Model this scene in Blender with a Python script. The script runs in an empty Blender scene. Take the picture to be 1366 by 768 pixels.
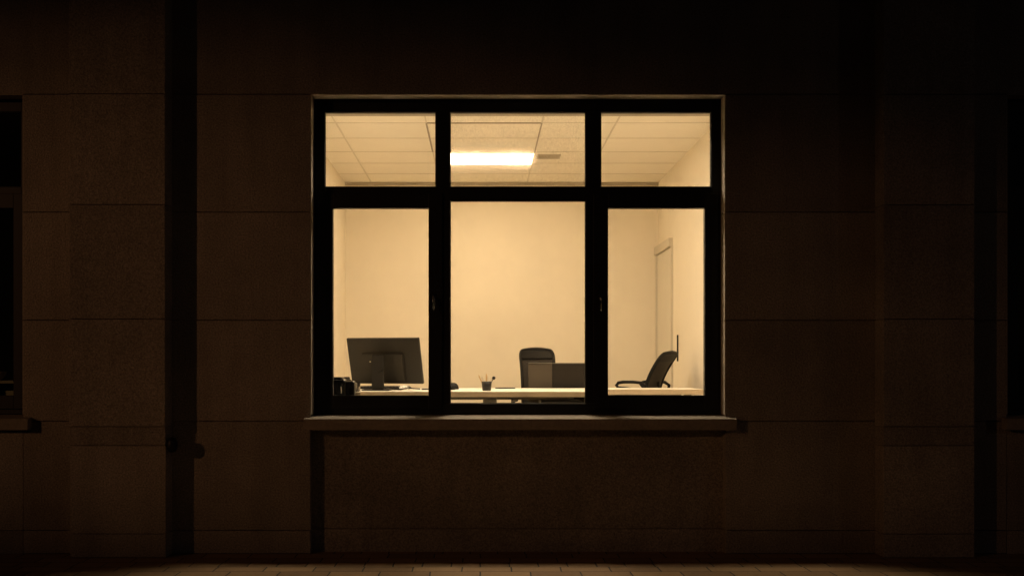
import bpy, bmesh, math, random
from mathutils import Vector, Matrix
random.seed(7)
S = bpy.context.scene
COL = S.collection

# ------------------------------------------------------------------ camera, world, lights, exposure
F = 1400.0                      # focal length in photograph pixels
CX, CY = 642.0, 490.0           # vanishing point in the photograph
H = 1.24                        # camera height
cam_d = bpy.data.cameras.new('camera'); cam = bpy.data.objects.new('camera', cam_d)
COL.objects.link(cam); S.camera = cam
cam.location = (0, -7, H); cam.rotation_euler = (math.radians(90), 0, 0)
cam_d.sensor_width = 36; cam_d.lens = 36 * F / 1366
cam_d.shift_x = (683 - CX) / 1366; cam_d.shift_y = (CY - 384) / 1366
cam_d.clip_start = .05; cam_d.clip_end = 2000

W = bpy.data.worlds.new('World'); S.world = W; W.use_nodes = True
wn = W.node_tree
sky = wn.nodes.new('ShaderNodeTexSky'); sky.sky_type = 'NISHITA'; sky.sun_disc = False
sky.sun_elevation = math.radians(-4); sky.sun_rotation = math.radians(120)
bg = wn.nodes['Background']; bg.inputs[1].default_value = .06
wn.links.new(sky.outputs[0], bg.inputs[0])

def lamp_spot(name, loc, target, energy, color, cone, squash, radius=.12):
    d = bpy.data.lights.new(name, 'SPOT'); o = bpy.data.objects.new(name, d); COL.objects.link(o)
    d.energy = energy; d.color = color; d.spot_size = math.radians(cone); d.spot_blend = 1.0
    d.shadow_soft_size = radius
    o.location = loc
    q = (Vector(target) - Vector(loc)).to_track_quat('-Z', 'Y')
    o.rotation_mode = 'QUATERNION'; o.rotation_quaternion = q
    o.scale = (1, squash, 1)
    return o
# sodium street light down the street to the left, and a weak cool one to the right
lamp_spot('street_light_left', (-13.5, -11.5, 5.0), (-2.6, 0, 1.80), 820, (1, .46, .20), 38, .39, .12)
lamp_spot('street_light_right', (17, -9, 4.5), (2.6, 0, 1.3), 75, (1, .72, .60), 40, .6, .25)

S.view_settings.view_transform = 'Standard'; S.view_settings.look = 'None'
S.view_settings.gamma = 1; S.view_settings.exposure = 0; S.view_settings.use_curve_mapping = False
S.render.engine = 'CYCLES'
cy = S.cycles
cy.use_denoising = True; cy.max_bounces = 14; cy.diffuse_bounces = 7; cy.transparent_max_bounces = 16
cy.sample_clamp_indirect = 12; cy.caustics_reflective = True; cy.caustics_refractive = True

# ------------------------------------------------------------------ materials
def mat(name, col, rough=.6, metal=0, noise=0, nscale=20, bump=0, bscale=60, spec=.5, big=0, bigscale=1.2, coat=0):
    m = bpy.data.materials.new(name); m.use_nodes = True; t = m.node_tree; n = t.nodes; L = t.links
    b = n['Principled BSDF']
    b.inputs['Base Color'].default_value = (*col, 1); b.inputs['Roughness'].default_value = rough
    b.inputs['Metallic'].default_value = metal; b.inputs['Specular IOR Level'].default_value = spec
    b.inputs['Coat Weight'].default_value = coat
    tc = n.new('ShaderNodeTexCoord')
    if noise or big:
        cur = None
        for amt, sc in ((noise, nscale), (big, bigscale)):
            if not amt: continue
            nt = n.new('ShaderNodeTexNoise'); nt.inputs['Scale'].default_value = sc; nt.inputs['Detail'].default_value = 6
            nt.inputs['Roughness'].default_value = .65
            L.new(tc.outputs['Object'], nt.inputs['Vector'])
            mr = n.new('ShaderNodeMapRange'); mr.inputs[1].default_value = .3; mr.inputs[2].default_value = .7
            mr.inputs[3].default_value = 1 - amt; mr.inputs[4].default_value = 1 + amt
            L.new(nt.outputs[0], mr.inputs[0])
            mx = n.new('ShaderNodeVectorMath'); mx.operation = 'SCALE'
            if cur is None: mx.inputs[0].default_value = col
            else: L.new(cur, mx.inputs[0])
            L.new(mr.outputs[0], mx.inputs['Scale']); cur = mx.outputs[0]
        L.new(cur, b.inputs['Base Color'])
    if bump:
        nt = n.new('ShaderNodeTexNoise'); nt.inputs['Scale'].default_value = bscale; nt.inputs['Detail'].default_value = 5
        L.new(tc.outputs['Object'], nt.inputs['Vector'])
        bp = n.new('ShaderNodeBump'); bp.inputs['Strength'].default_value = bump; bp.inputs['Distance'].default_value = .01
        L.new(nt.outputs[0], bp.inputs['Height']); L.new(bp.outputs[0], b.inputs['Normal'])
    return m

def wall_stone():
    m = mat('rough_cast_stone', (.285, .25, .21), .92, noise=.50, nscale=95, bump=.9, bscale=80, spec=.2, big=.25, bigscale=1.1)
    t = m.node_tree; n = t.nodes; L = t.links; b = n['Principled BSDF']
    src = b.inputs['Base Color'].links[0].from_socket
    ge = n.new('ShaderNodeNewGeometry'); mr = n.new('ShaderNodeMapRange'); mr.inputs[3].default_value = .86; mr.inputs[4].default_value = 1.12
    L.new(ge.outputs['Random Per Island'], mr.inputs[0])
    # rain streaks: noise stretched along the height
    tc = n.new('ShaderNodeTexCoord'); mp = n.new('ShaderNodeMapping'); mp.inputs['Scale'].default_value = (5, 5, .35); L.new(tc.outputs['Object'], mp.inputs[0])
    nz = n.new('ShaderNodeTexNoise'); nz.inputs['Scale'].default_value = 1.6; nz.inputs['Detail'].default_value = 7; L.new(mp.outputs[0], nz.inputs[0])
    m2 = n.new('ShaderNodeMapRange'); m2.inputs[1].default_value = .35; m2.inputs[2].default_value = .7; m2.inputs[3].default_value = 1.04; m2.inputs[4].default_value = .88
    L.new(nz.outputs[0], m2.inputs[0])
    mu = n.new('ShaderNodeMath'); mu.operation = 'MULTIPLY'; L.new(mr.outputs[0], mu.inputs[0]); L.new(m2.outputs[0], mu.inputs[1])
    sc = n.new('ShaderNodeVectorMath'); sc.operation = 'SCALE'; L.new(src, sc.inputs[0]); L.new(mu.outputs[0], sc.inputs['Scale'])
    L.new(sc.outputs[0], b.inputs['Base Color'])
    return m
M = {}
M['stone'] = wall_stone()
M['reveal'] = mat('reveal_stone_brightened', (.42, .37, .30), .85, noise=.12, nscale=60, bump=.3, bscale=120, spec=.2)  # paler than the wall stone, window light put into the colour
M['sill'] = mat('sill_stone', (.25, .215, .17), .8, noise=.15, nscale=40, bump=.3, bscale=90, spec=.3, big=.12, bigscale=3)
M['frame'] = mat('black_frame', (.011, .011, .012), .5, spec=.3, noise=.2, nscale=60)
M['gasket'] = mat('rubber', (.008, .008, .008), .7)
M['plaster'] = mat('warm_plaster', (.82, .755, .635), .9, noise=.018, nscale=9, bump=.08, bscale=160, spec=.2, big=.03, bigscale=1.3)
M['lintel'] = mat('lintel_shade_trim', (.45, .40, .32), .9, noise=.03, nscale=9, spec=.2)  # lintel's underside shade put into the colour; also the dark ceiling trim
M['tile'] = mat('ceiling_tile', (.90, .86, .77), .95, noise=.035, nscale=120, bump=.25, bscale=200, spec=.15, big=.03, bigscale=2)
M['tbar'] = mat('tile_grid', (.70, .65, .55), .6)
M['tbar2'] = mat('hatch_edge', (.36, .31, .24), .6)
M['floor'] = mat('carpet_floor', (.60, .55, .46), .9, noise=.15, nscale=200)
M['dark_room'] = mat('dark_room_wall', (.30, .32, .24), .9, noise=.1, nscale=4)
M['desk'] = mat('desk_top', (.82, .78, .68), .42, noise=.02, nscale=6)
M['desk_edge'] = mat('desk_edge', (.62, .50, .34), .55, noise=.06, nscale=30)
M['metal_leg'] = mat('grey_metal', (.16, .145, .12), .5, noise=.05)
M['black'] = mat('black_plastic', (.010, .009, .008), .6, spec=.25, noise=.15, nscale=50, bump=.05, bscale=400)
M['black2'] = mat('satin_black', (.022, .019, .016), .5, spec=.3, noise=.1, nscale=30)
M['gloss'] = mat('gloss_black', (.012, .011, .011), .12, noise=.1, coat=.5)
M['monitor'] = mat('monitor_back', (.029, .024, .018), .55, spec=.3, noise=.12, nscale=80, bump=.06, bscale=500, big=.15, bigscale=5)
M['screen_off'] = mat('dark_screen', (.01, .01, .011), .15)
M['fabric'] = mat('grey_fabric', (.085, .068, .050), .95, noise=.2, nscale=220, bump=.5, bscale=300, spec=.1)
M['fabric2'] = mat('charcoal_fabric', (.030, .025, .020), .95, noise=.3, nscale=260, bump=.5, bscale=300, spec=.1)
M['door'] = mat('door_paint', (.68, .64, .55), .5, noise=.03, nscale=5)
M['door_frame'] = mat('door_frame_paint', (.60, .55, .46), .5, noise=.03, nscale=5)
M['paper'] = mat('paper', (.85, .84, .80), .8, noise=.02)
M['wood'] = mat('pencil_wood', (.62, .42, .20), .6, noise=.1)
M['pale'] = mat('pale_pen', (.72, .64, .50), .4, noise=.05)
M['pale_glint'] = mat('pale_highlight', (.55, .50, .42), .3, noise=.05)  # pale colour for the painted highlight and the window reflection
M['vent'] = mat('vent_grey', (.50, .44, .35), .6, noise=.05)
M['road'] = mat('asphalt', (.05, .05, .05), .9, noise=.3, nscale=60, bump=.6, bscale=80)
M['kerb'] = mat('kerb_stone', (.25, .24, .22), .85, noise=.15, nscale=30, bump=.3)

def emis(name, col, s):
    m = bpy.data.materials.new(name); m.use_nodes = True; t = m.node_tree; t.nodes.clear()
    e = t.nodes.new('ShaderNodeEmission'); e.inputs[0].default_value = (*col, 1); e.inputs[1].default_value = s
    o = t.nodes.new('ShaderNodeOutputMaterial'); t.links.new(e.outputs[0], o.inputs[0]); return m
M['lamp'] = emis('light_panel', (1, .735, .455), 22)
M['lamp_near'] = emis('light_panel_near', (1, .81, .59), 57)

def glass(name, dust=0.0, tint=(.97, .97, .95)):
    m = bpy.data.materials.new(name); m.use_nodes = True; t = m.node_tree; n = t.nodes; L = t.links; n.clear()
    out = n.new('ShaderNodeOutputMaterial')
    tr = n.new('ShaderNodeBsdfTransparent'); tr.inputs[0].default_value = (*tint, 1)
    gl = n.new('ShaderNodeBsdfGlossy'); gl.inputs['Roughness'].default_value = .02
    fr = n.new('ShaderNodeFresnel'); fr.inputs[0].default_value = 1.45
    ge = n.new('ShaderNodeNewGeometry'); iv = n.new('ShaderNodeMath'); iv.operation = 'SUBTRACT'; iv.inputs[0].default_value = 1
    L.new(ge.outputs['Backfacing'], iv.inputs[1]); fm = n.new('ShaderNodeMath'); fm.operation = 'MULTIPLY'
    L.new(fr.outputs[0], fm.inputs[0]); L.new(iv.outputs[0], fm.inputs[1])
    mx = n.new('ShaderNodeMixShader'); L.new(fm.outputs[0], mx.inputs[0]); L.new(tr.outputs[0], mx.inputs[1]); L.new(gl.outputs[0], mx.inputs[2])
    last = mx
    if dust:
        tc = n.new('ShaderNodeTexCoord')
        mp = n.new('ShaderNodeMapping'); mp.inputs['Scale'].default_value = (1, 1, .55); L.new(tc.outputs['Object'], mp.inputs[0])
        a = n.new('ShaderNodeTexNoise'); a.inputs['Scale'].default_value = 95; a.inputs['Detail'].default_value = 8; a.inputs['Roughness'].default_value = .75
        b = n.new('ShaderNodeTexNoise'); b.inputs['Scale'].default_value = 4; b.inputs['Detail'].default_value = 3
        L.new(mp.outputs[0], a.inputs[0]); L.new(tc.outputs['Object'], b.inputs[0])
        ra = n.new('ShaderNodeMapRange'); ra.inputs[1].default_value = .44; ra.inputs[2].default_value = .66; ra.inputs[3].default_value = .12
        L.new(a.outputs[0], ra.inputs[0])
        rb = n.new('ShaderNodeMapRange'); rb.inputs[1].default_value = .3; rb.inputs[2].default_value = .7; rb.inputs[3].default_value = .35
        L.new(b.outputs[0], rb.inputs[0])
        mu = n.new('ShaderNodeMath'); mu.operation = 'MULTIPLY'; L.new(ra.outputs[0], mu.inputs[0]); L.new(rb.outputs[0], mu.inputs[1])
        m2 = n.new('ShaderNodeMath'); m2.operation = 'MULTIPLY'; m2.inputs[1].default_value = dust; L.new(mu.outputs[0], m2.inputs[0])
        rf = n.new('ShaderNodeBsdfRefraction'); rf.inputs['IOR'].default_value = 1.03; rf.inputs['Roughness'].default_value = .62
        rf.inputs[0].default_value = (1, .96, .9, 1)
        m3 = n.new('ShaderNodeMixShader'); L.new(m2.outputs[0], m3.inputs[0]); L.new(mx.outputs[0], m3.inputs[1]); L.new(rf.outputs[0], m3.inputs[2])
        last = m3
    L.new(last.outputs[0], out.inputs[0]); return m
M['glass'] = glass('window_glass')
M['glass_dusty'] = glass('dusty_window_glass', .19)

def mesh_net():
    m = bpy.data.materials.new('chair_net'); m.use_nodes = True; t = m.node_tree; n = t.nodes; L = t.links
    b = n['Principled BSDF']; b.inputs['Base Color'].default_value = (.03, .024, .019, 1); b.inputs['Roughness'].default_value = .8
    out = n['Material Output']; tr = n.new('ShaderNodeBsdfTransparent'); mx = n.new('ShaderNodeMixShader')
    tc = n.new('ShaderNodeTexCoord'); v = n.new('ShaderNodeTexVoronoi'); v.inputs['Scale'].default_value = 160
    L.new(tc.outputs['Object'], v.inputs['Vector'])
    r = n.new('ShaderNodeMapRange'); r.inputs[1].default_value = .15; r.inputs[2].default_value = .35; r.inputs[3].default_value = .45; r.inputs[4].default_value = 1
    L.new(v.outputs[0], r.inputs[0]); L.new(r.outputs[0], mx.inputs[0])
    L.new(tr.outputs[0], mx.inputs[1]); L.new(b.outputs[0], mx.inputs[2]); L.new(mx.outputs[0], out.inputs[0]); return m
M['net'] = mesh_net()

def paving():
    m = bpy.data.materials.new('stone_paving'); m.use_nodes = True; t = m.node_tree; n = t.nodes; L = t.links
    b = n['Principled BSDF']; b.inputs['Roughness'].default_value = .78
    tc = n.new('ShaderNodeTexCoord')
    br = n.new('ShaderNodeTexBrick'); br.inputs['Scale'].default_value = 1; br.inputs['Brick Width'].default_value = .30
    br.inputs['Row Height'].default_value = .15; br.inputs['Mortar Size'].default_value = .005; br.inputs['Mortar Smooth'].default_value = .3
    br.inputs['Color1'].default_value = (.26, .155, .075, 1); br.inputs['Color2'].default_value = (.37, .23, .11, 1); br.inputs['Mortar'].default_value = (.05, .042, .035, 1)
    br.offset = .37; br.squash = .6; br.squash_frequency = 3
    nz = n.new('ShaderNodeTexNoise'); nz.inputs['Scale'].default_value = 9; nz.inputs['Detail'].default_value = 4
    L.new(tc.outputs['Object'], nz.inputs[0])
    mv = n.new('ShaderNodeMix'); mv.data_type = 'VECTOR'; mv.inputs['Factor'].default_value = .012
    L.new(tc.outputs['Object'], mv.inputs[4]); L.new(nz.outputs[1], mv.inputs[5])
    L.new(mv.outputs[1], br.inputs[0])
    n2 = n.new('ShaderNodeTexNoise'); n2.inputs['Scale'].default_value = 45; n2.inputs['Detail'].default_value = 8; n2.inputs['Roughness'].default_value = .7
    L.new(tc.outputs['Object'], n2.inputs[0])
    mr = n.new('ShaderNodeMapRange'); mr.inputs[3].default_value = .55; mr.inputs[4].default_value = 1.45; L.new(n2.outputs[0], mr.inputs[0])
    sc = n.new('ShaderNodeVectorMath'); sc.operation = 'SCALE'; L.new(br.outputs[0], sc.inputs[0]); L.new(mr.outputs[0], sc.inputs['Scale'])
    L.new(sc.outputs[0], b.inputs['Base Color'])
    bp = n.new('ShaderNodeBump'); bp.inputs['Distance'].default_value = .008; bp.invert = True
    ad = n.new('ShaderNodeMath'); ad.operation = 'MULTIPLY_ADD'; ad.inputs[1].default_value = -.35; L.new(n2.outputs[0], ad.inputs[0]); L.new(br.outputs[1], ad.inputs[2])
    L.new(ad.outputs[0], bp.inputs['Height']); L.new(bp.outputs[0], b.inputs['Normal'])
    return m
M['paving'] = paving()

# ------------------------------------------------------------------ mesh helpers
class MB:
    def __init__(s): s.bm = bmesh.new()
    def box(s, a, b, bev=0, rot=None, seg=2):
        a = Vector(a); b = Vector(b); c = (a + b) / 2; d = b - a
        r = bmesh.ops.create_cube(s.bm, size=1); vs = r['verts']
        for v in vs: v.co = Vector((v.co.x * d.x, v.co.y * d.y, v.co.z * d.z))
        if bev:
            es = {e for v in vs for e in v.link_edges}
            q = bmesh.ops.bevel(s.bm, geom=list(es), offset=bev, segments=seg, profile=.5, affect='EDGES')
            vs = list({v for f in q['faces'] for v in f.verts} | {v for v in vs if v.is_valid})
        for v in vs:
            if rot: v.co = rot @ v.co
            v.co += c
        return s
    def tube(s, pts, r, n=10, close=False):
        pts = [Vector(p) for p in pts]; N = len(pts); rings = []
        rr = r if isinstance(r, (list, tuple)) else [r] * N
        up = None
        for i, p in enumerate(pts):
            if close: d = pts[(i + 1) % N] - pts[i - 1]
            else: d = pts[min(i + 1, N - 1)] - pts[max(i - 1, 0)]
            d.normalize()
            if up is None:
                up = d.orthogonal().normalized()
            up = (up - d * up.dot(d)).normalized(); q = d.cross(up)
            k = rr[i]; k = k if isinstance(k, (list, tuple)) else (k, k)
            rings.append([s.bm.verts.new(p + up * math.cos(2 * math.pi * j / n) * k[0] + q * math.sin(2 * math.pi * j / n) * k[1]) for j in range(n)])
        for i in range(N if close else N - 1):
            A, B = rings[i], rings[(i + 1) % N]
            for j in range(n): s.bm.faces.new((A[j], A[(j + 1) % n], B[(j + 1) % n], B[j]))
        if not close:
            s.bm.faces.new(rings[0][::-1]); s.bm.faces.new(rings[-1])
        return s
    def lathe(s, prof, c=(0, 0, 0), n=24):
        c = Vector(c); rings = []
        for r, z in prof:
            rings.append([s.bm.verts.new(c + Vector((r * math.cos(2 * math.pi * j / n), r * math.sin(2 * math.pi * j / n), z))) for j in range(n)])
        for A, B in zip(rings, rings[1:]):
            for j in range(n): s.bm.faces.new((A[j], A[(j + 1) % n], B[(j + 1) % n], B[j]))
        s.bm.faces.new(rings[0][::-1]); s.bm.faces.new(rings[-1]); return s
    def prism(s, pts, y0, y1, bev=0):
        """polygon in the xz plane, pushed from y0 to y1"""
        A = [s.bm.verts.new((x, y0, z)) for x, z in pts]; B = [s.bm.verts.new((x, y1, z)) for x, z in pts]
        s.bm.faces.new(A); s.bm.faces.new(B[::-1]); n = len(pts)
        for i in range(n): s.bm.faces.new((A[i], B[i], B[(i + 1) % n], A[(i + 1) % n]))
        return s
    def build(s, name, m, parent=None, smooth=False, loc=None, rot=None):
        bmesh.ops.recalc_face_normals(s.bm, faces=s.bm.faces)
        me = bpy.data.meshes.new(name); s.bm.to_mesh(me); s.bm.free()
        for x in (m if isinstance(m, list) else [m]): me.materials.append(x)
        if smooth:
            for p in me.polygons: p.use_smooth = True
        o = bpy.data.objects.new(name, me); COL.objects.link(o)
        if parent: o.parent = parent
        if loc: o.location = loc
        if rot: o.rotation_euler = rot
        return o
def tag(o, label=None, cat=None, group=None, kind=None):
    for k, v in (('label', label), ('category', cat), ('group', group), ('kind', kind)):
        if v: o[k] = v
    return o
def thing(name, label, cat, loc=(0, 0, 0), rz=0, group=None):
    o = bpy.data.objects.new(name, None); COL.objects.link(o); o.location = loc; o.rotation_euler = (0, 0, rz)
    o.empty_display_size = .1
    return tag(o, label, cat, group)
def X(px, d): return (px - CX) * d / F
def Z(py, d): return H + (CY - py) * d / F
def Y(d): return d - 7

# ------------------------------------------------------------------ ground
tag(MB().box((-60, -3.2, -.30), (60, .35, 0)).build('pavement', M['paving']), kind='structure')
tag(MB().box((-60, -3.38, -.30), (60, -3.203, .003), .01).build('kerb', M['kerb']), kind='structure')
tag(MB().box((-400, -400, -.50), (400, 400, -.13)).build('road', M['road']), kind='structure')

# ------------------------------------------------------------------ the building
bld = thing('office_building', 'rough stone-clad office building with shallow pilasters and one window lit at night', 'building')
OX0, OX1, OZ0, OZ1 = -1.14, 1.63, .905, 3.07          # the lit opening
SHL, SHR = -4.685, 4.645                                # offsets of the two dark windows
bays = [(OX0 + s, OX1 + s) for s in (SHL, 0, SHR)]
REC = .08
joints = [0, .155, .883, 1.555, 2.275, 3.06, 3.80, 4.52, 5.24, 6.0]
G = .0022
XL, XR = -9.5, 10.0
piers = [(XL, bays[0][0]), (bays[0][1], bays[1][0]), (bays[1][1], bays[2][0]), (bays[2][1], XR)]
w = MB()
def course(x0, x1, zs, y0=0.0, y1=.15, bev=.003):
    for a, b in zip(zs, zs[1:]):
        w.box((x0, y0, a + G), (x1, y1, b - G), bev, seg=1)
for a, b in piers:
    course(a, b, joints[:6])
    w.box((a - .004, .15, 0), (b + .004, .298, 3.06))
    w.box((a + .004, .02, 0.001), (b - .004, .16, 3.059))
# above the openings
for a, b in zip([XL] + [-3.9, -.0, 0] , []): pass
course(XL, XR, joints[5:], bev=.003)
# lintel soffit closes the openings exactly at 3.07
w.box((XL, .15, 3.062), (XR, .60, 6))
w.box((XL + .01, .02, 3.064), (XR - .01, .16, 5.99))
# recessed panels below the windows
for bi, (a, b) in enumerate(bays):
    REC = .08 if bi == 1 else .0
    if bi != 1: a += .0125; b -= .0125
    w.box((a - .01, REC, .155 + G), (b + .01, .298, .86), 0)
    w.box((a - .01, REC, 0), (b + .01, .298, .155 - G), 0)
    w.box((a - .01, REC + .01, .1), (b + .01, .298, .2), 0)
wall = w.build('facade_wall', M['stone'], bld)
w = MB(); w.box((XL, 0, 6.0), (XR, .6, 6.3), .01); w.box((XL, -.25, 6.3), (XR, .6, 6.5), .02)
w.build('cornice', M['stone'], bld)
# pilasters
def pilaster(x0, x1, p, band):
    q = MB()
    zs = [0, .155, .731, .855, 1.555, 2.30, 3.02, 3.80, 4.52, 5.24, 6.0]
    for i, (a, b) in enumerate(zip(zs, zs[1:])):
        pp = p
        if band:
            pp = p if a >= .80 else p - .018
            if a == .731: pp = p - .010
        q.box((x0, -pp, a + G * .8), (x1, -.001, b - G * .8), .004, seg=2)
    q.box((x0 + .008, -p + .030, 0.001), (x1 - .008, -.002, 5.99))
    o = q.build('pilaster', M['stone'], bld)
    return o
pl = pilaster(-2.685, -2.06, .165, True)
pr = pilaster(2.625, 3.22, .15, False)
# dark boss added on the flank of the left pilaster to cast a shadow bump
bo = MB().lathe([(.004, -.05), (.022, -.044), (.033, -.022), (.036, 0), (.033, .022), (.022, .044), (.004, .048)])
bo.build('shadow_boss', M['frame'], pl, True, loc=(-2.024, -.128, .735))

# windows -------------------------------------------------------------
FY0, FY1 = .12, .185
def PX(px): return X(px, 7.12)
def PZ(py): return Z(py, 7.12)
def make_window():
    f = MB()
    x0, x1, zt, zb = PX(419.5), PX(963.5), PZ(131.5), PZ(552)
    b = .0025
    f.box((x0, FY0, zb), (PX(433), FY1, zt), b); f.box((PX(949.5), FY0, zb), (x1, FY1, zt), b)
    e = .003
    f.box((PX(433) + .0005, FY0 + e, PZ(149)), (PX(949.5) - .0005, FY1, zt), b)
    f.box((PX(433) + .0005, FY0 + e, zb), (PX(949.5) - .0005, FY1, PZ(538)), b)
    f.box((PX(433) + .0005, FY0 + e, PZ(267.5)), (PX(949.5) - .0005, FY1, PZ(249.5)), b)
    for a, c in ((581.5, 600.5), (781.5, 801.5)):
        f.box((PX(a), FY0 + .0015, PZ(538) + .001), (PX(c), FY1 - .002, PZ(267.5) - .0005), b)
        f.box((PX(a), FY0 + .0015, PZ(249.5) + .0005), (PX(c), FY1 - .002, PZ(149) - .0005), b)
    fr = f.build('window', M['frame'], bld)
    # glazing beads round the fixed panes
    bd = MB()
    def bead(ax, bx, az, bz, wd=.006, y=FY0 + .008):
        bd.box((ax, y, az), (ax + wd, y + .02, bz)); bd.box((bx - wd, y, az), (bx, y + .02, bz))
        bd.box((ax + wd, y, bz - wd), (bx - wd, y + .02, bz)); bd.box((ax + wd, y, az), (bx - wd, y + .02, az + wd))
    tops = [(433, 581.5), (600.5, 781.5), (801.5, 949.5)]
    for a, c in tops: bead(PX(a) + .001, PX(c) - .001, PZ(249.5) + .001, PZ(149) - .001, .004)
    bead(PX(600.5) + .001, PX(781.5) - .001, PZ(538) + .001, PZ(267.5) - .001, .004)
    bd.build('glazing_bead', M['gasket'], fr)
    for i, (a, c) in enumerate(tops):
        MB().box((PX(a) + .003, FY0 + .020, PZ(249.5) + .003), (PX(c) - .003, FY0 + .026, PZ(149) - .003)).build('pane', M['glass_dusty'] if i == 1 else M['glass'], fr)
    MB().box((PX(600.5) + .003, FY0 + .020, PZ(538) + .003), (PX(781.5) - .003, FY0 + .026, PZ(267.5) - .003)).build('pane', M['glass'], fr)
    for side, (a, c, ia, ic) in enumerate(((425, 590, 444.3, 571.7), (791.5, 958, 811, 940))):
        y0, y1 = FY0 - .012, FY0 + .0505
        s = MB(); zt2, zb2, it, ib = PZ(258.5), PZ(545), PZ(278), PZ(527)
        y1 = FY0 - .001
        s.box((PX(a), y0, zb2), (PX(ia), y1, zt2), b); s.box((PX(ic), y0, zb2), (PX(c), y1, zt2), b)
        s.box((PX(ia) + .0005, y0 + .001, it), (PX(ic) - .0005, y1, zt2), b); s.box((PX(ia) + .0005, y0 + .001, zb2), (PX(ic) - .0005, y1, ib), b)
        # stepped inner rebate that reaches back to the pane
        s.box((PX(433) + .002 if side == 0 else PX(801.5) + .002, FY0 + .004, PZ(538) + .002), (PX(ia) - .002, FY0 + .05, PZ(267.5) - .002))
        s.box((PX(ic) + .002, FY0 + .004, PZ(538) + .002), (PX(581.5) - .002 if side == 0 else PX(949.5) - .002, FY0 + .05, PZ(267.5) - .002))
        s.box((PX(ia) - .001, FY0 + .005, it + .002), (PX(ic) + .001, FY0 + .05, PZ(267.5) - .002))
        s.box((PX(ia) - .001, FY0 + .005, PZ(538) + .002), (PX(ic) + .001, FY0 + .05, ib - .002))
        s.build('sash', M['frame'], fr)
        MB().box((PX(ia) - .004, FY0 + .012, ib - .004), (PX(ic) + .004, FY0 + .018, it + .004)).build('pane', M['glass'], fr)
        hx = PX(579) if side == 0 else PX(800.5)
        h = MB(); hz = PZ(398)
        h.box((hx - .011, y0 - .007, hz - .035), (hx + .011, y0 - .0005, hz + .035), .004)
        h.tube([(hx, y0 - .007, hz), (hx, y0 - .032, hz), (hx, y0 - .036, hz - .012), (hx, y0 - .036, hz - .085)], [.007, .007, .0075, .006], 10)
        h.build('handle', M['gloss'], fr, True)
    return fr
def reveal(dx):
    q = MB(); a, c = OX0 + dx, OX1 + dx
    zs = [.925, 1.555, 2.275, OZ1 - .006]
    for z0, z1 in zip(zs, zs[1:]):
        q.box((a + .0005, .002, z0 + .002), (a + .005, .118, z1 - .002)); q.box((c - .005, .002, z0 + .002), (c - .0005, .118, z1 - .002))
    q.box((a + .0005, .002, OZ1 - .013), (c - .0005, .118, OZ1 - .0085))
    q.build('window_reveal', M['reveal'], bld)
def sill(dx):
    reveal(dx)
    q = MB(); d0, d1 = 6.93, 7.17
    zb, zf = Z(552.3, 7.12), Z(558.2, 6.93)
    x0, x1 = X(405, 6.93) + dx, X(983, 6.93) + dx
    bt = Z(573.2, 6.93)
    # profile in yz pushed along x: sloping top, drip edge
    prof = [(-.07, bt), (-.07, zf - .004), (-.066, zf), (.118, zb), (.118, bt + .004), (.0, bt + .004), (-.045, bt + .004), (-.048, bt + .012), (-.056, bt + .012), (-.059, bt)]
    prof = [(-.07, bt), (-.07, zf - .004), (-.066, zf), (0, zf + .0065), (0, bt + .002)]
    A = [q.bm.verts.new((x0, y, z)) for y, z in prof]; B = [q.bm.verts.new((x1, y, z)) for y, z in prof]
    q.bm.faces.new(A); q.bm.faces.new(B[::-1])
    for i in range(5): q.bm.faces.new((A[i], B[i], B[(i + 1) % 5], A[(i + 1) % 5]))
    prof = [(.0005, bt + .002), (.0005, zf + .0065), (.20, zb + .004), (.20, bt + .002)]
    xa, xb = OX0 + dx + .001, OX1 + dx - .001
    A = [q.bm.verts.new((xa, y, z)) for y, z in prof]; B = [q.bm.verts.new((xb, y, z)) for y, z in prof]
    q.bm.faces.new(A); q.bm.faces.new(B[::-1])
    for i in range(4): q.bm.faces.new((A[i], B[i], B[(i + 1) % 4], A[(i + 1) % 4]))
    return q.build('window_sill', M['sill'], bld)
win = make_window(); win['label'] = 'lit window with black frame, three small panes over three tall ones'
sill(0)
for dx, lab in ((SHL, 'dark unlit window with black frame, cut by the left edge'), (SHR, 'dark unlit window with black frame, cut by the right edge')):
    c = win.copy(); COL.objects.link(c); c.location.x = dx; c['label'] = lab
    for ch in list(win.children):
        k = ch.copy(); COL.objects.link(k); k.parent = c
    sill(dx)

# ------------------------------------------------------------------ room behind the lit window
RX0, RX1, RY0, RY1, FZ, CZ = -1.56, 2.03, .30, 5.05, .31, 3.36
r = MB()
r.box((RX0 - .1, RY0, FZ - .1), (RX0, RY1, CZ + .1)); r.box((RX1, RY0, FZ - .1), (RX1 + .1, RY1, CZ + .1))
r.box((RX0 - .1, RY1, FZ - .1), (RX1 + .1, RY1 + .1, CZ + .1))
r.box((RX0, RY0 + .001, FZ - .05), (RX1, RY0 + .012, .86))
r.box((RX0, RY0 + .001, .86), (OX0 + .02, RY0 + .012, CZ)); r.box((OX1 - .02, RY0 + .001, .86), (RX1, RY0 + .012, CZ))
r.build('interior_wall', M['plaster'], bld)
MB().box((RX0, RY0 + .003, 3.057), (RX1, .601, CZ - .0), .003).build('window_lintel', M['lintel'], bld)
MB().box((RX0 - .1, RY0 - .0, FZ - .1), (RX1 + .1, RY1 + .1, FZ)).build('office_floor', M['floor'], bld)
MB().box((RX0 - .1, RY0, CZ), (RX1 + .1, RY1 + .1, CZ + .1)).build('office_ceiling', M['tile'], bld)
MB().box((RX0, RY1 - .035, CZ - .036), (RX1, RY1, CZ - .0005), .004).build('ceiling_trim', M['lintel'], bld)
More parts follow.
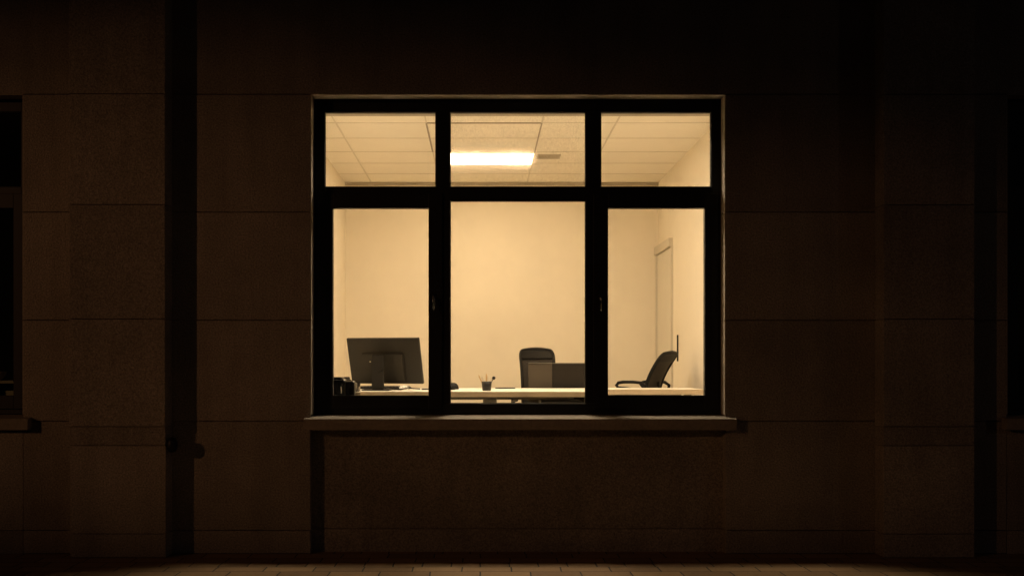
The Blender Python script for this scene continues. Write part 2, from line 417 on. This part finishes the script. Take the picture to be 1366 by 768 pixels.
MB().box((OX0 + .0, .19, .865), (OX1 - .0, .66, .922), .006).build('inner_sill', M['desk'], bld)
rows = [Y(8.5), Y(9.10), Y(9.71), Y(10.32), Y(10.90), Y(11.49)]
cols = [-1.26, -.475, .525, 1.17]
g = MB()
for y in rows: g.box((RX0, y - .006, CZ - .0035), (RX1, y + .006, CZ + .01))
for i, x in enumerate(cols):
    g.box((x - .007, RY0 + .3, CZ - .0055), (x + .007, RY1 - .04, CZ + .01))
g.build('ceiling_grid', M['tbar'], bld)
hh = MB()
hh.box((-.482, Y(9.10) - .011, CZ - .0085), (.532, Y(9.10) + .009, CZ + .01))
hh.box((-.484, Y(9.10) + .01, CZ - .0085), (-.470, Y(10.32) - .02, CZ + .01))
hh.box((.519, Y(9.10) + .01, CZ - .0085), (.531, Y(10.32) - .02, CZ + .01))
hh.build('ceiling_hatch_edge', M['tbar2'], bld)

# door (right wall, next to the far corner)
dn, df = Y(11.12), RY1 - .06
dz, dzi = Z(317, 11.12), Z(329, 11.12)
d = MB()
d.box((RX1 - .018, dn, FZ), (RX1 + .02, df, dzi), .003)
dr = d.build('door', M['door'], bld)
d = MB()
d.box((RX1 - .045, dn - .005, dzi + .002), (RX1 + .02, df + .05, dz), .003)
d.box((RX1 - .030, df + .002, FZ), (RX1 + .02, df + .05, dzi), .003)
d.box((RX1 - .024, dn - .014, FZ), (RX1 + .02, dn - .002, dzi), .003)
d.build('door_frame', M['door_frame'], dr)
h = MB(); h.tube([(RX1 - .018, dn + .08, FZ + 1.02), (RX1 - .065, dn + .08, FZ + 1.02), (RX1 - .068, dn + .095, FZ + 1.02), (RX1 - .068, dn + .20, FZ + 1.02)], .009)
h.build('door_handle', M['metal_leg'], dr, True)

# slim bar on the right wall
b = thing('wall_bar', 'slim dark vertical bar fixed to the right wall between door and window', 'wall bar', (RX1, Y(10.81), Z(481.7, 10.81)))
MB().box((-.014, -.012, 0), (-.001, .012, .272), .003).build('bar', M['black'], b)

# ceiling light and air vent
lt = thing('ceiling_light', 'glowing white rectangular light panel set in the tiled office ceiling', 'ceiling light', (.075, (Y(10.34) + Y(10.88)) / 2, CZ))
lw, ld = .44, (Y(10.88) - Y(10.34)) / 2
MB().box((-lw, -ld, -.018), (lw, ld, -.004)).build('diffuser', M['lamp'], lt)
q = MB()
for a, c in (((-lw - .014, -ld - .012, -.017), (-lw - .001, ld + .012, -.001)), ((lw + .001, -ld - .012, -.017), (lw + .014, ld + .012, -.001)),
             ((-lw, -ld - .012, -.017), (lw, -ld - .001, -.001)), ((-lw, ld + .001, -.017), (lw, ld + .012, -.001))): q.box(a, c)
q.build('light_frame', M['desk'], lt)
near = lt.copy(); COL.objects.link(near); near.location = (.235, .93, CZ)
near['label'] = 'second light panel close to the window, hidden above the window head'
for ch in list(lt.children):
    k = ch.copy(); COL.objects.link(k); k.parent = near
    if ch.name.startswith('diffuser'):
        k.data = ch.data.copy(); k.data.materials[0] = M['lamp_near']
lt['group'] = near['group'] = 'office ceiling light panels'
vt = thing('air_vent', 'small grey slotted air vent in the ceiling beside the light panel', 'air vent', (X(732, 10.54), Y(10.54), CZ))
q = MB(); q.box((-.115, -.085, -.012), (.115, -.070, -.0005)); q.box((-.115, .070, -.012), (.115, .085, -.0005)); q.box((-.115, -.07, -.012), (-.10, .07, -.0005)); q.box((.10, -.07, -.012), (.115, .07, -.0005))
q.build('vent_frame', M['vent'], vt)
q = MB()
for i in range(6): q.box((-.099, -.062 + i * .023, -.010), (.099, -.050 + i * .023, -.002))
q.build('slat', M['vent'], vt)

# dark rooms behind the two unlit windows (part of the building)
for s in (SHL, SHR):
    a, c = OX0 + s - .3, OX1 + s + .3
    r = MB()
    r.box((a - .1, RY0, .2), (a, 3.2, 3.5)); r.box((c, RY0, .2), (c + .1, 3.2, 3.5)); r.box((a - .1, 3.2, .2), (c + .1, 3.3, 3.5))
    r.box((a - .1, RY0, .1), (c + .1, 3.3, .2)); r.box((a - .1, RY0, 3.5), (c + .1, 3.3, 3.6))
    r.build('unlit_room', M['dark_room'], bld)
    MB().box((OX0 + s, .19, .865), (OX1 + s, .45, .922), .006).build('inner_sill', M['dark_room'], bld)

# ------------------------------------------------------------------ desks
TZ = 1.058; TT = .041
def desk(label, x0, x1, y0, y1, legs, tt=TT):
    t = thing('desk', label, 'desk', ((x0 + x1) / 2, (y0 + y1) / 2, FZ)); cx, cy_ = t.location.x, t.location.y
    top = MB().box((x0 - cx, y0 - cy_ + .003, TZ - tt - FZ), (x1 - cx, y1 - cy_, TZ - FZ), .002).build('desk_top', M['desk'], t)
    MB().box((x0 - cx, y0 - cy_ - .001, TZ - tt - FZ + .001), (x1 - cx, y0 - cy_ + .0025, TZ - FZ - .001)).build('edge_band', M['desk_edge'], top)
    for lx, ly, ww in legs:
        q = MB(); q.box((lx - ww - cx, ly - .02 - cy_, 0), (lx + ww - cx, ly + .02 - cy_, TZ - tt - FZ - .001), .004); q.build('leg', M['metal_leg'], t)
    q = MB(); q.box((x0 - cx + .12, y1 - .12 - cy_, TZ - FZ - .10), (x1 - cx - .12, y1 - .09 - cy_, TZ - FZ - tt - .002)); q.build('rail', M['metal_leg'], t)
    return t
desk('long pale desk carrying the big monitor and the pencil cup', -1.54, .868, Y(7.95), Y(9.33),
     [(X(653.5, 8.35), Y(8.35), .055), (-1.45, Y(8.1), .03), (-1.45, Y(9.2), .03), (.78, Y(9.2), .03)])
desk('shorter pale desk by the right wall, standing back from the window', .872, X(939.3, 8.80), Y(8.78), Y(9.45),
     [(.95, Y(8.9), .03), (.95, Y(9.35), .03), (1.75, Y(8.9), .03), (1.75, Y(9.35), .03)], .044)

# monitor seen from behind
def monitor():
    d0 = 8.38; px = F / d0
    wd, hg = 98.5 / px / math.cos(math.radians(14)), 60.5 / px / math.cos(math.radians(20))
    cx_, cz_ = X(512.3, d0), Z(481, d0)
    t = thing('monitor', 'big black flat monitor seen from behind on its broad stand', 'monitor', (cx_, Y(d0), TZ))
    tilt = Matrix.Rotation(math.radians(20), 4, 'X')   # the top leans towards the window
    cz = cz_ - TZ
    yaw = Matrix.Rotation(math.radians(-14), 4, 'Z')
    def T(bm):
        for v in bm.verts: v.co = yaw @ (tilt @ v.co + Vector((0, .03, cz)))
    q = MB(); q.box((-wd / 2, -.012, -hg / 2), (wd / 2, .014, hg / 2), .006); T(q.bm)
    sh = q.build('shell', M['monitor'], t)
    q = MB(); q.box((-wd / 2 + .008, .0145, -hg / 2 + .016), (wd / 2 - .008, .0165, hg / 2 - .008)); T(q.bm); q.build('screen', M['screen_off'], t)
    q = MB(); q.prism([(-.185, -.165), (.165, -.165), (.165, .075), (-.185, .075)], -.034, -.0125)
    bmesh.ops.bevel(q.bm, geom=[e for e in q.bm.edges], offset=.008, segments=2, affect='EDGES'); T(q.bm)
    hs = q.build('back_housing', M['monitor'], t)
    q = MB(); q.box((-.115, -.037, -.135), (-.06, -.0345, -.105), .001); T(q.bm); q.build('port_cover', M['gloss'], hs)
    q = MB(); q.box((-.002, -.037, -.02), (.010, -.0345, -.012), .001); T(q.bm)
    for v in q.bm.verts: v.co.x -= .115; v.co.z += .02
    q.build('housing_highlight', M['pale'], hs)  # pale chip painted in as a small highlight on the housing
    # neck and foot
    q = MB(); nx = X(505, d0) - cx_
    q.prism([(nx - .046, .008), (nx + .052, .008), (nx + .048, cz + .045), (nx - .042, cz + .045)], -.105, -.075)
    bmesh.ops.bevel(q.bm, geom=[e for e in q.bm.edges], offset=.006, segments=2, affect='EDGES')
    nk = q.build('stand_neck', M['black2'], t)
    q = MB(); q.tube([(nx + .01, -.11, .14), (nx + .022, -.118, .146), (nx + .036, -.118, .158), (nx + .046, -.108, .165)], .004, 8); q.build('cable_clip', M['gloss'], nk, True)
    q = MB(); q.box((nx - .12, -.16, 0), (nx + .10, .10, .009), .004); q.build('stand_foot', M['black2'], t)
monitor()

# glossy black box at the left end, standing on the inner sill
t = thing('desk_box', 'glossy black lidded box with rounded corners at the left of the monitor', 'box', (X(446, 7.45), Y(7.50), .922), math.radians(-8))
q = MB(); q.box((-.20, -.11, 0), (.105, .09, .238), .026, seg=5); q.build('body', M['gloss'], t, True)
q = MB(); q.box((-.205, -.117, .226), (.085, .095, .252), .011, seg=4); q.build('lid', M['gloss'], t, True)
q = MB(); q.box((.055, -.100, 0), (.168, .08, .226), .022, seg=5); q.build('side_pocket', M['gloss'], t, True)
q = MB(); q.tube([(.074, -.116, .185), (.077, -.121, .17), (.078, -.121, .15), (.075, -.116, .135)], [.002, .0035, .0035, .002], 8); q.build('painted_highlight', M['pale_glint'], t, True)  # pale strip painted in as the glossy box's highlight

# keyboard behind the monitor foot
t = thing('keyboard', 'thin black keyboard lying on the desk under the big monitor', 'keyboard', (X(514, 8.93), Y(8.93), TZ), math.radians(-3))
kb = MB().box((-.215, -.07, 0), (.215, .07, .018), .005).build('base', M['black'], t)
q = MB()
for i in range(15):
    for j in range(5): q.box((-.205 + i * .0275, -.060 + j * .0245, .0182), (-.205 + i * .0275 + .022, -.060 + j * .0245 + .019, .026))
q.build('keys', M['black2'], t)
# crumpled lump standing in for a glossy highlight, and cables between monitor and keyboard
rp = random.Random(3); q = MB(); bmesh.ops.create_icosphere(q.bm, subdivisions=3, radius=.022)
for v in q.bm.verts: v.co = Vector((v.co.x * 1.7, v.co.y, v.co.z * .75)) * (1 + rp.uniform(-.22, .22)) + Vector((0, 0, .016))
tag(q.build('highlight_lump', M['paper'], loc=(X(539, 8.70), Y(8.70), TZ)), 'crumpled white lump standing in for a glossy highlight behind the monitor stand', 'paper')
q = MB(); q.tube([(X(515, 8.6), Y(8.62), TZ + .02), (X(522, 8.6), Y(8.55), TZ + .008), (X(535, 8.5), Y(8.45), TZ + .006), (X(545, 8.5), Y(8.52), TZ + .02), (X(549, 8.6), Y(8.6), TZ + .012), (X(560, 8.7), Y(8.7), TZ + .005)], .0055, 8)
tag(q.build('cable', M['black'], smooth=True), 'thin black cable trailing across the desk from under the monitor', 'cable')
tag(MB().box((-.045, -.03, 0), (.045, .03, .011), .004).build('card_reader', M['black2'], loc=(X(570, 8.6), Y(8.6), TZ), rot=(0, 0, .2)), 'small flat black gadget on the desk to the right of the monitor', 'gadget')
# mouse
t = thing('mouse', 'rounded black computer mouse on the desk beside the white paper', 'mouse', (X(602, 8.6), Y(8.62), TZ), math.radians(100))
q = MB(); bmesh.ops.create_uvsphere(q.bm, u_segments=24, v_segments=14, radius=1)
for v in q.bm.verts:
    z = v.co.z; v.co = Vector((v.co.x * .036, v.co.y * .062, (max(z, -.15) + .15) * .050 * (1 - .22 * v.co.y)))
q.build('shell', M['black'], t, True)
q = MB(); q.tube([(-.003, -.035, .040), (.003, -.035, .040)], .008, 12); q.build('wheel', M['black2'], t, True)
tag(MB().box((-.105, -.15, 0), (.105, .15, .0035)).build('paper_sheet', M['paper'], loc=(X(618, 8.72), Y(8.76), TZ), rot=(0, 0, .25)), 'white sheet of paper lying flat beside the mouse', 'paper')
tag(MB().box((-.048, -.075, 0), (.048, .075, .010), .004).build('phone', M['black2'], loc=(X(674, 9.1), Y(9.1), TZ), rot=(0, 0, -1.15)), 'dark mobile phone lying flat on the desk between pencil cup and screen', 'phone')

# pencil cup
dc = 8.26
t = thing('pencil_cup', 'small black pencil cup on the long desk', 'cup', (X(649.2, dc), Y(dc), TZ))
MB().lathe([(.030, 0), (.034, .002), (.041, .073), (.038, .073), (.031, .006), (.001, .006)], n=28).build('cup', M['black2'], t, True)
pens = [(-.02, -.01, -.062, .0, .122, .005, 'wood', 'pencil', 'brown pencil leaning far to the left in the pencil cup'),
        (-.012, .01, -.036, .01, .116, .0055, 'pale', 'pen', 'pale pen leaning slightly left in the pencil cup'),
        (.0, -.012, -.002, -.005, .132, .006, 'wood', 'pencil', 'tallest pencil, standing upright in the pencil cup'),
        (.006, .012, .010, .015, .118, .005, 'pale', 'pen', 'short pale pen upright in the middle of the pencil cup'),
        (.015, .002, .046, .0, .108, .0055, 'pale', 'pen', 'pale pen leaning right in the pencil cup, beside the brush')]
for a, b_, c, e, z, rad, m_, nm, lab in pens:
    base = Vector((t.location.x, t.location.y, TZ))
    p0 = base + Vector((a * .8, b_ * .8, .010)); p1 = base + Vector((c, e, z)); dd = (p1 - p0).normalized()
    q = MB(); q.tube([p0, p0 + (p1 - p0) * .9, p1, p1 + dd * .004], [rad, rad, rad * .5, rad * .15], 8)
    tag(q.build(nm, M[m_], smooth=False), lab, nm, 'pens and pencils in the cup')
p0 = Vector((t.location.x + .012, t.location.y - .005, TZ + .012))
q = MB(); e = Vector((t.location.x + .052, t.location.y, TZ + .096))
q.tube([p0, e], .003, 8); bmesh.ops.create_uvsphere(q.bm, u_segments=16, v_segments=10, radius=.014, matrix=Matrix.Translation(e + Vector((.004, 0, .004))))
tag(q.build('brush', M['black2'], smooth=True), 'dark round-headed stick leaning right in the pencil cup', 'brush')

# privacy screen beyond the desk: lighter return and darker panel
dS = 9.36
t = thing('privacy_screen', 'low grey fabric privacy screen at the back of the long desk, before the chair', 'desk screen', (X(737, dS), Y(dS), TZ - .18))
zt = Z(484.6, dS) - (TZ - .18)
q = MB(); q.box((0.002, 0, 0), (X(797, dS) - X(737, dS), .026, zt), .004); q.build('panel', M['fabric2'], t)
q = MB(); q.box((X(705, dS) - X(737, dS), .002, 0), (-.002, .026, zt), .004)
o = q.build('panel', M['fabric'], t); o['label'] = 'lighter grey end panel'
q = MB(); q.box((X(705, dS) - X(737, dS), -.003, zt + .0005), (X(797, dS) - X(737, dS), .029, zt + .006), .001); q.build('top_trim', M['metal_leg'], t)
# drawer unit under the long desk
t = thing('drawer_unit', 'low dark drawer unit under the desk, just before the grey screen', 'drawer unit', (X(747, 8.9), Y(8.9), FZ))
q = MB(); q.box((-.17, -.2, .04), (.17, .22, .655), .005); q.build('carcass', M['black2'], t)
for i in range(3):
    z = .06 + i * .195
    dw = MB().box((-.162, .221, z), (.162, .236, z + .185), .003).build('drawer', M['fabric2'], t)
    MB().tube([(-.06, .237, z + .14), (-.06, .258, z + .14), (.06, .258, z + .14), (.06, .237, z + .14)], .005, 8).build('handle', M['metal_leg'], dw, True)
for sx in (-1, 1):
    for sy in (-1, 1):
        MB().lathe([(.012, 0), (.022, .004), (.022, .036), (.01, .039)], (sx * .14, sy * .17, 0), 14).build('foot', M['black'], t, True)

# ------------------------------------------------------------------ office chairs (local front is -Y)
def chair(label, loc, rz, lean, wt, wb, zb, zt, armz, arms=True, army=0):
    t = thing('office_chair', label, 'office chair', loc, rz, 'mesh office chairs')
    def bp(u, v, off=0):           # u -1..1 across, v 0..1 up the back
        z = zb + (zt - zb) * v
        wdt = wb + (wt - wb) * v
        hx = wdt / 2 * u
        y = .20 + lean * (z - zb) - .05 * math.sin(v * math.pi) * .9 + .03 * (v ** 3) + .02 * (1 - u * u) + off
        return Vector((hx, y, z))
    # outline: rounded rectangle
    P = []
    n = 9; R = .16
    for i in range(13): P.append((-1, .05 + i / 12 * .80))
    for i in range(1, n): a = math.pi - i / n * math.pi / 2; P.append((-1 + .2 + .2 * math.cos(a), .85 + .125 * math.sin(a)))
    for i in range(7): u = -.80 + i / 6 * 1.60; P.append((u, .975 + .025 * (1 - (u / .80) ** 2)))
    for i in range(1, n): a = math.pi / 2 - i / n * math.pi / 2; P.append((1 - .2 + .2 * math.cos(a), .85 + .125 * math.sin(a)))
    for i in range(13): P.append((1, .85 - i / 12 * .80))
    for i in range(7): P.append((.8 - i / 6 * 1.6, 0))
    q = MB(); q.tube([bp(u, v) for u, v in P], [(.019, .016)] * len(P), 10, True)
    q.build('back_frame', M['black'], t, True)
    # head band
    q = MB(); gu, gv = 14, 5
    def sheet(q, v0, v1, thick, inset, gu, gv, top=None):
        gr = {}
        for s in (0, 1):
            for i in range(gu + 1):
                for j in range(gv + 1):
                    u = (-1 + 2 * i / gu) * inset; v = v0 + (v1 - v0) * j / gv
                    if v > .85: v = .85 + (v - .85) * (1 - .8 * abs(u) ** 8)
                    gr[s, i, j] = q.bm.verts.new(bp(u, v, -thick / 2 if s == 0 else thick / 2))
        for i in range(gu):
            for j in range(gv):
                for s in (0, 1): q.bm.faces.new([gr[s, i, j], gr[s, i + 1, j], gr[s, i + 1, j + 1], gr[s, i, j + 1]][::(1 if s == 0 else -1)])
        for i in range(gu):
            for j in (0, gv): q.bm.faces.new([gr[0, i, j], gr[1, i, j], gr[1, i + 1, j], gr[0, i + 1, j]])
        for j in range(gv):
            for i in (0, gu): q.bm.faces.new([gr[0, i, j], gr[1, i, j], gr[1, i, j + 1], gr[0, i, j + 1]])
    sheet(q, .83, .985, .024, .97, 18, 6); q.build('head_band', M['black'], t, True)
    q = MB(); sheet(q, .02, .87, .005, .97, 14, 18); q.build('back_mesh', M['net'], t, True)
    # lumbar support and spine behind
    q = MB()
    q.tube([bp(-.75, .34, .03), bp(-.4, .30, .055), bp(0, .28, .065), bp(.4, .30, .055), bp(.75, .34, .03)], [(.014, .022)] * 5, 10)
    q.tube([(0, .05, .43), (0, .20, .44), (0, .27, .50), bp(0, .12, .07), bp(0, .30, .06), bp(-.0, .5, .02)], [.026, .026, .024, .022, .018, .012], 12)
    q.tube([bp(0, .3, .06), bp(-.5, .12, .05), bp(-.9, .04, .01)], [.016, .014, .012], 8); q.tube([bp(0, .3, .06), bp(.5, .12, .05), bp(.9, .04, .01)], [.016, .014, .012], 8)
    q.build('spine', M['black2'], t, True)
    # seat
    q = MB(); q.box((-.24, -.26, .44), (.24, .22, .52), .035, seg=5); q.build('seat', M['fabric2'], t, True)
    q = MB(); q.box((-.12, -.12, .39), (.12, .14, .441), .012); q.build('seat_mechanism', M['black2'], t)
    if arms:
        for s in (-1, 1):
            x = s * .285; y = army
            pts = [(s * .20, y + .02, .43), (s * .29, y + .02, .44), (x, y + .05, .52), (x, y + .12, armz - .09), (x, y + .125, armz - .035), (x, y + .08, armz - .006), (x, y, armz), (x, y - .10, armz), (x, y - .15, armz - .008),
                   (x, y - .172, armz - .032), (x, y - .15, armz - .055), (x, y - .06, armz - .062), (x, y + .10, armz - .085)]
            q = MB(); q.tube(pts, [(.013, .016)] * len(pts), 8); q.build('armrest', M['black'], t, True)
    q = MB(); q.lathe([(.028, .12), (.028, .26), (.018, .262), (.018, .40)], n=18); q.build('column', M['black2'], t, True)
    bs = MB().lathe([(.045, .075), (.05, .09), (.045, .135), (.03, .14)], n=18).build('base', M['black2'], t, True)
    for k in range(5):
        a = k * 2 * math.pi / 5 + .3; c, s_ = math.cos(a), math.sin(a)
        q = MB(); q.tube([(c * .03, s_ * .03, .105), (c * .18, s_ * .18, .095), (c * .30, s_ * .30, .072)], [(.018, .026), (.015, .02), (.012, .015)], 10); q.build('base_arm', M['black2'], bs, True)
        q = MB(); ax = Vector((-s_, c, 0)); p = Vector((c * .30, s_ * .30, .028))
        q.tube([p - ax * .026, p - ax * .006], .028, 16); q.tube([p + ax * .006, p + ax * .026], .028, 16); q.build('caster', M['black'], bs, True)
    return t
chair('black mesh office chair upright behind the grey privacy screen', (X(723, 10.75), Y(10.75), FZ), math.radians(8), .12, .355, .325, .50, 1.125, .66)
chair('black mesh office chair turned side-on and leaning back near the door', (1.435, Y(10.1), FZ), math.radians(-122), .33, .36, .34, .52, 1.070, .795, True, .155)

# pale bowl added to stand in for a reflection in the left window
t = thing('glint', 'small pale bowl that stands in for a reflection in the dark glass at the left edge', 'glint', (X(-3, 7.5), Y(7.5), Z(507, 7.5)))
MB().lathe([(.022, 0), (.026, .003), (.05, .035), (.058, .062), (.054, .062), (.046, .034), (.022, .008), (.001, .007)], n=28).build('glint_body', M['pale_glint'], t, True)
q = MB(); zz = t.location.z
q.box((-.16, -.09, -.022), (.16, .12, -.001), .004); q.build('stand_shelf', M['dark_room'], t)
q = MB(); q.box((-.15, .08, -(zz - .922)), (.15, .11, -.022)); q.build('stand_back', M['dark_room'], t)
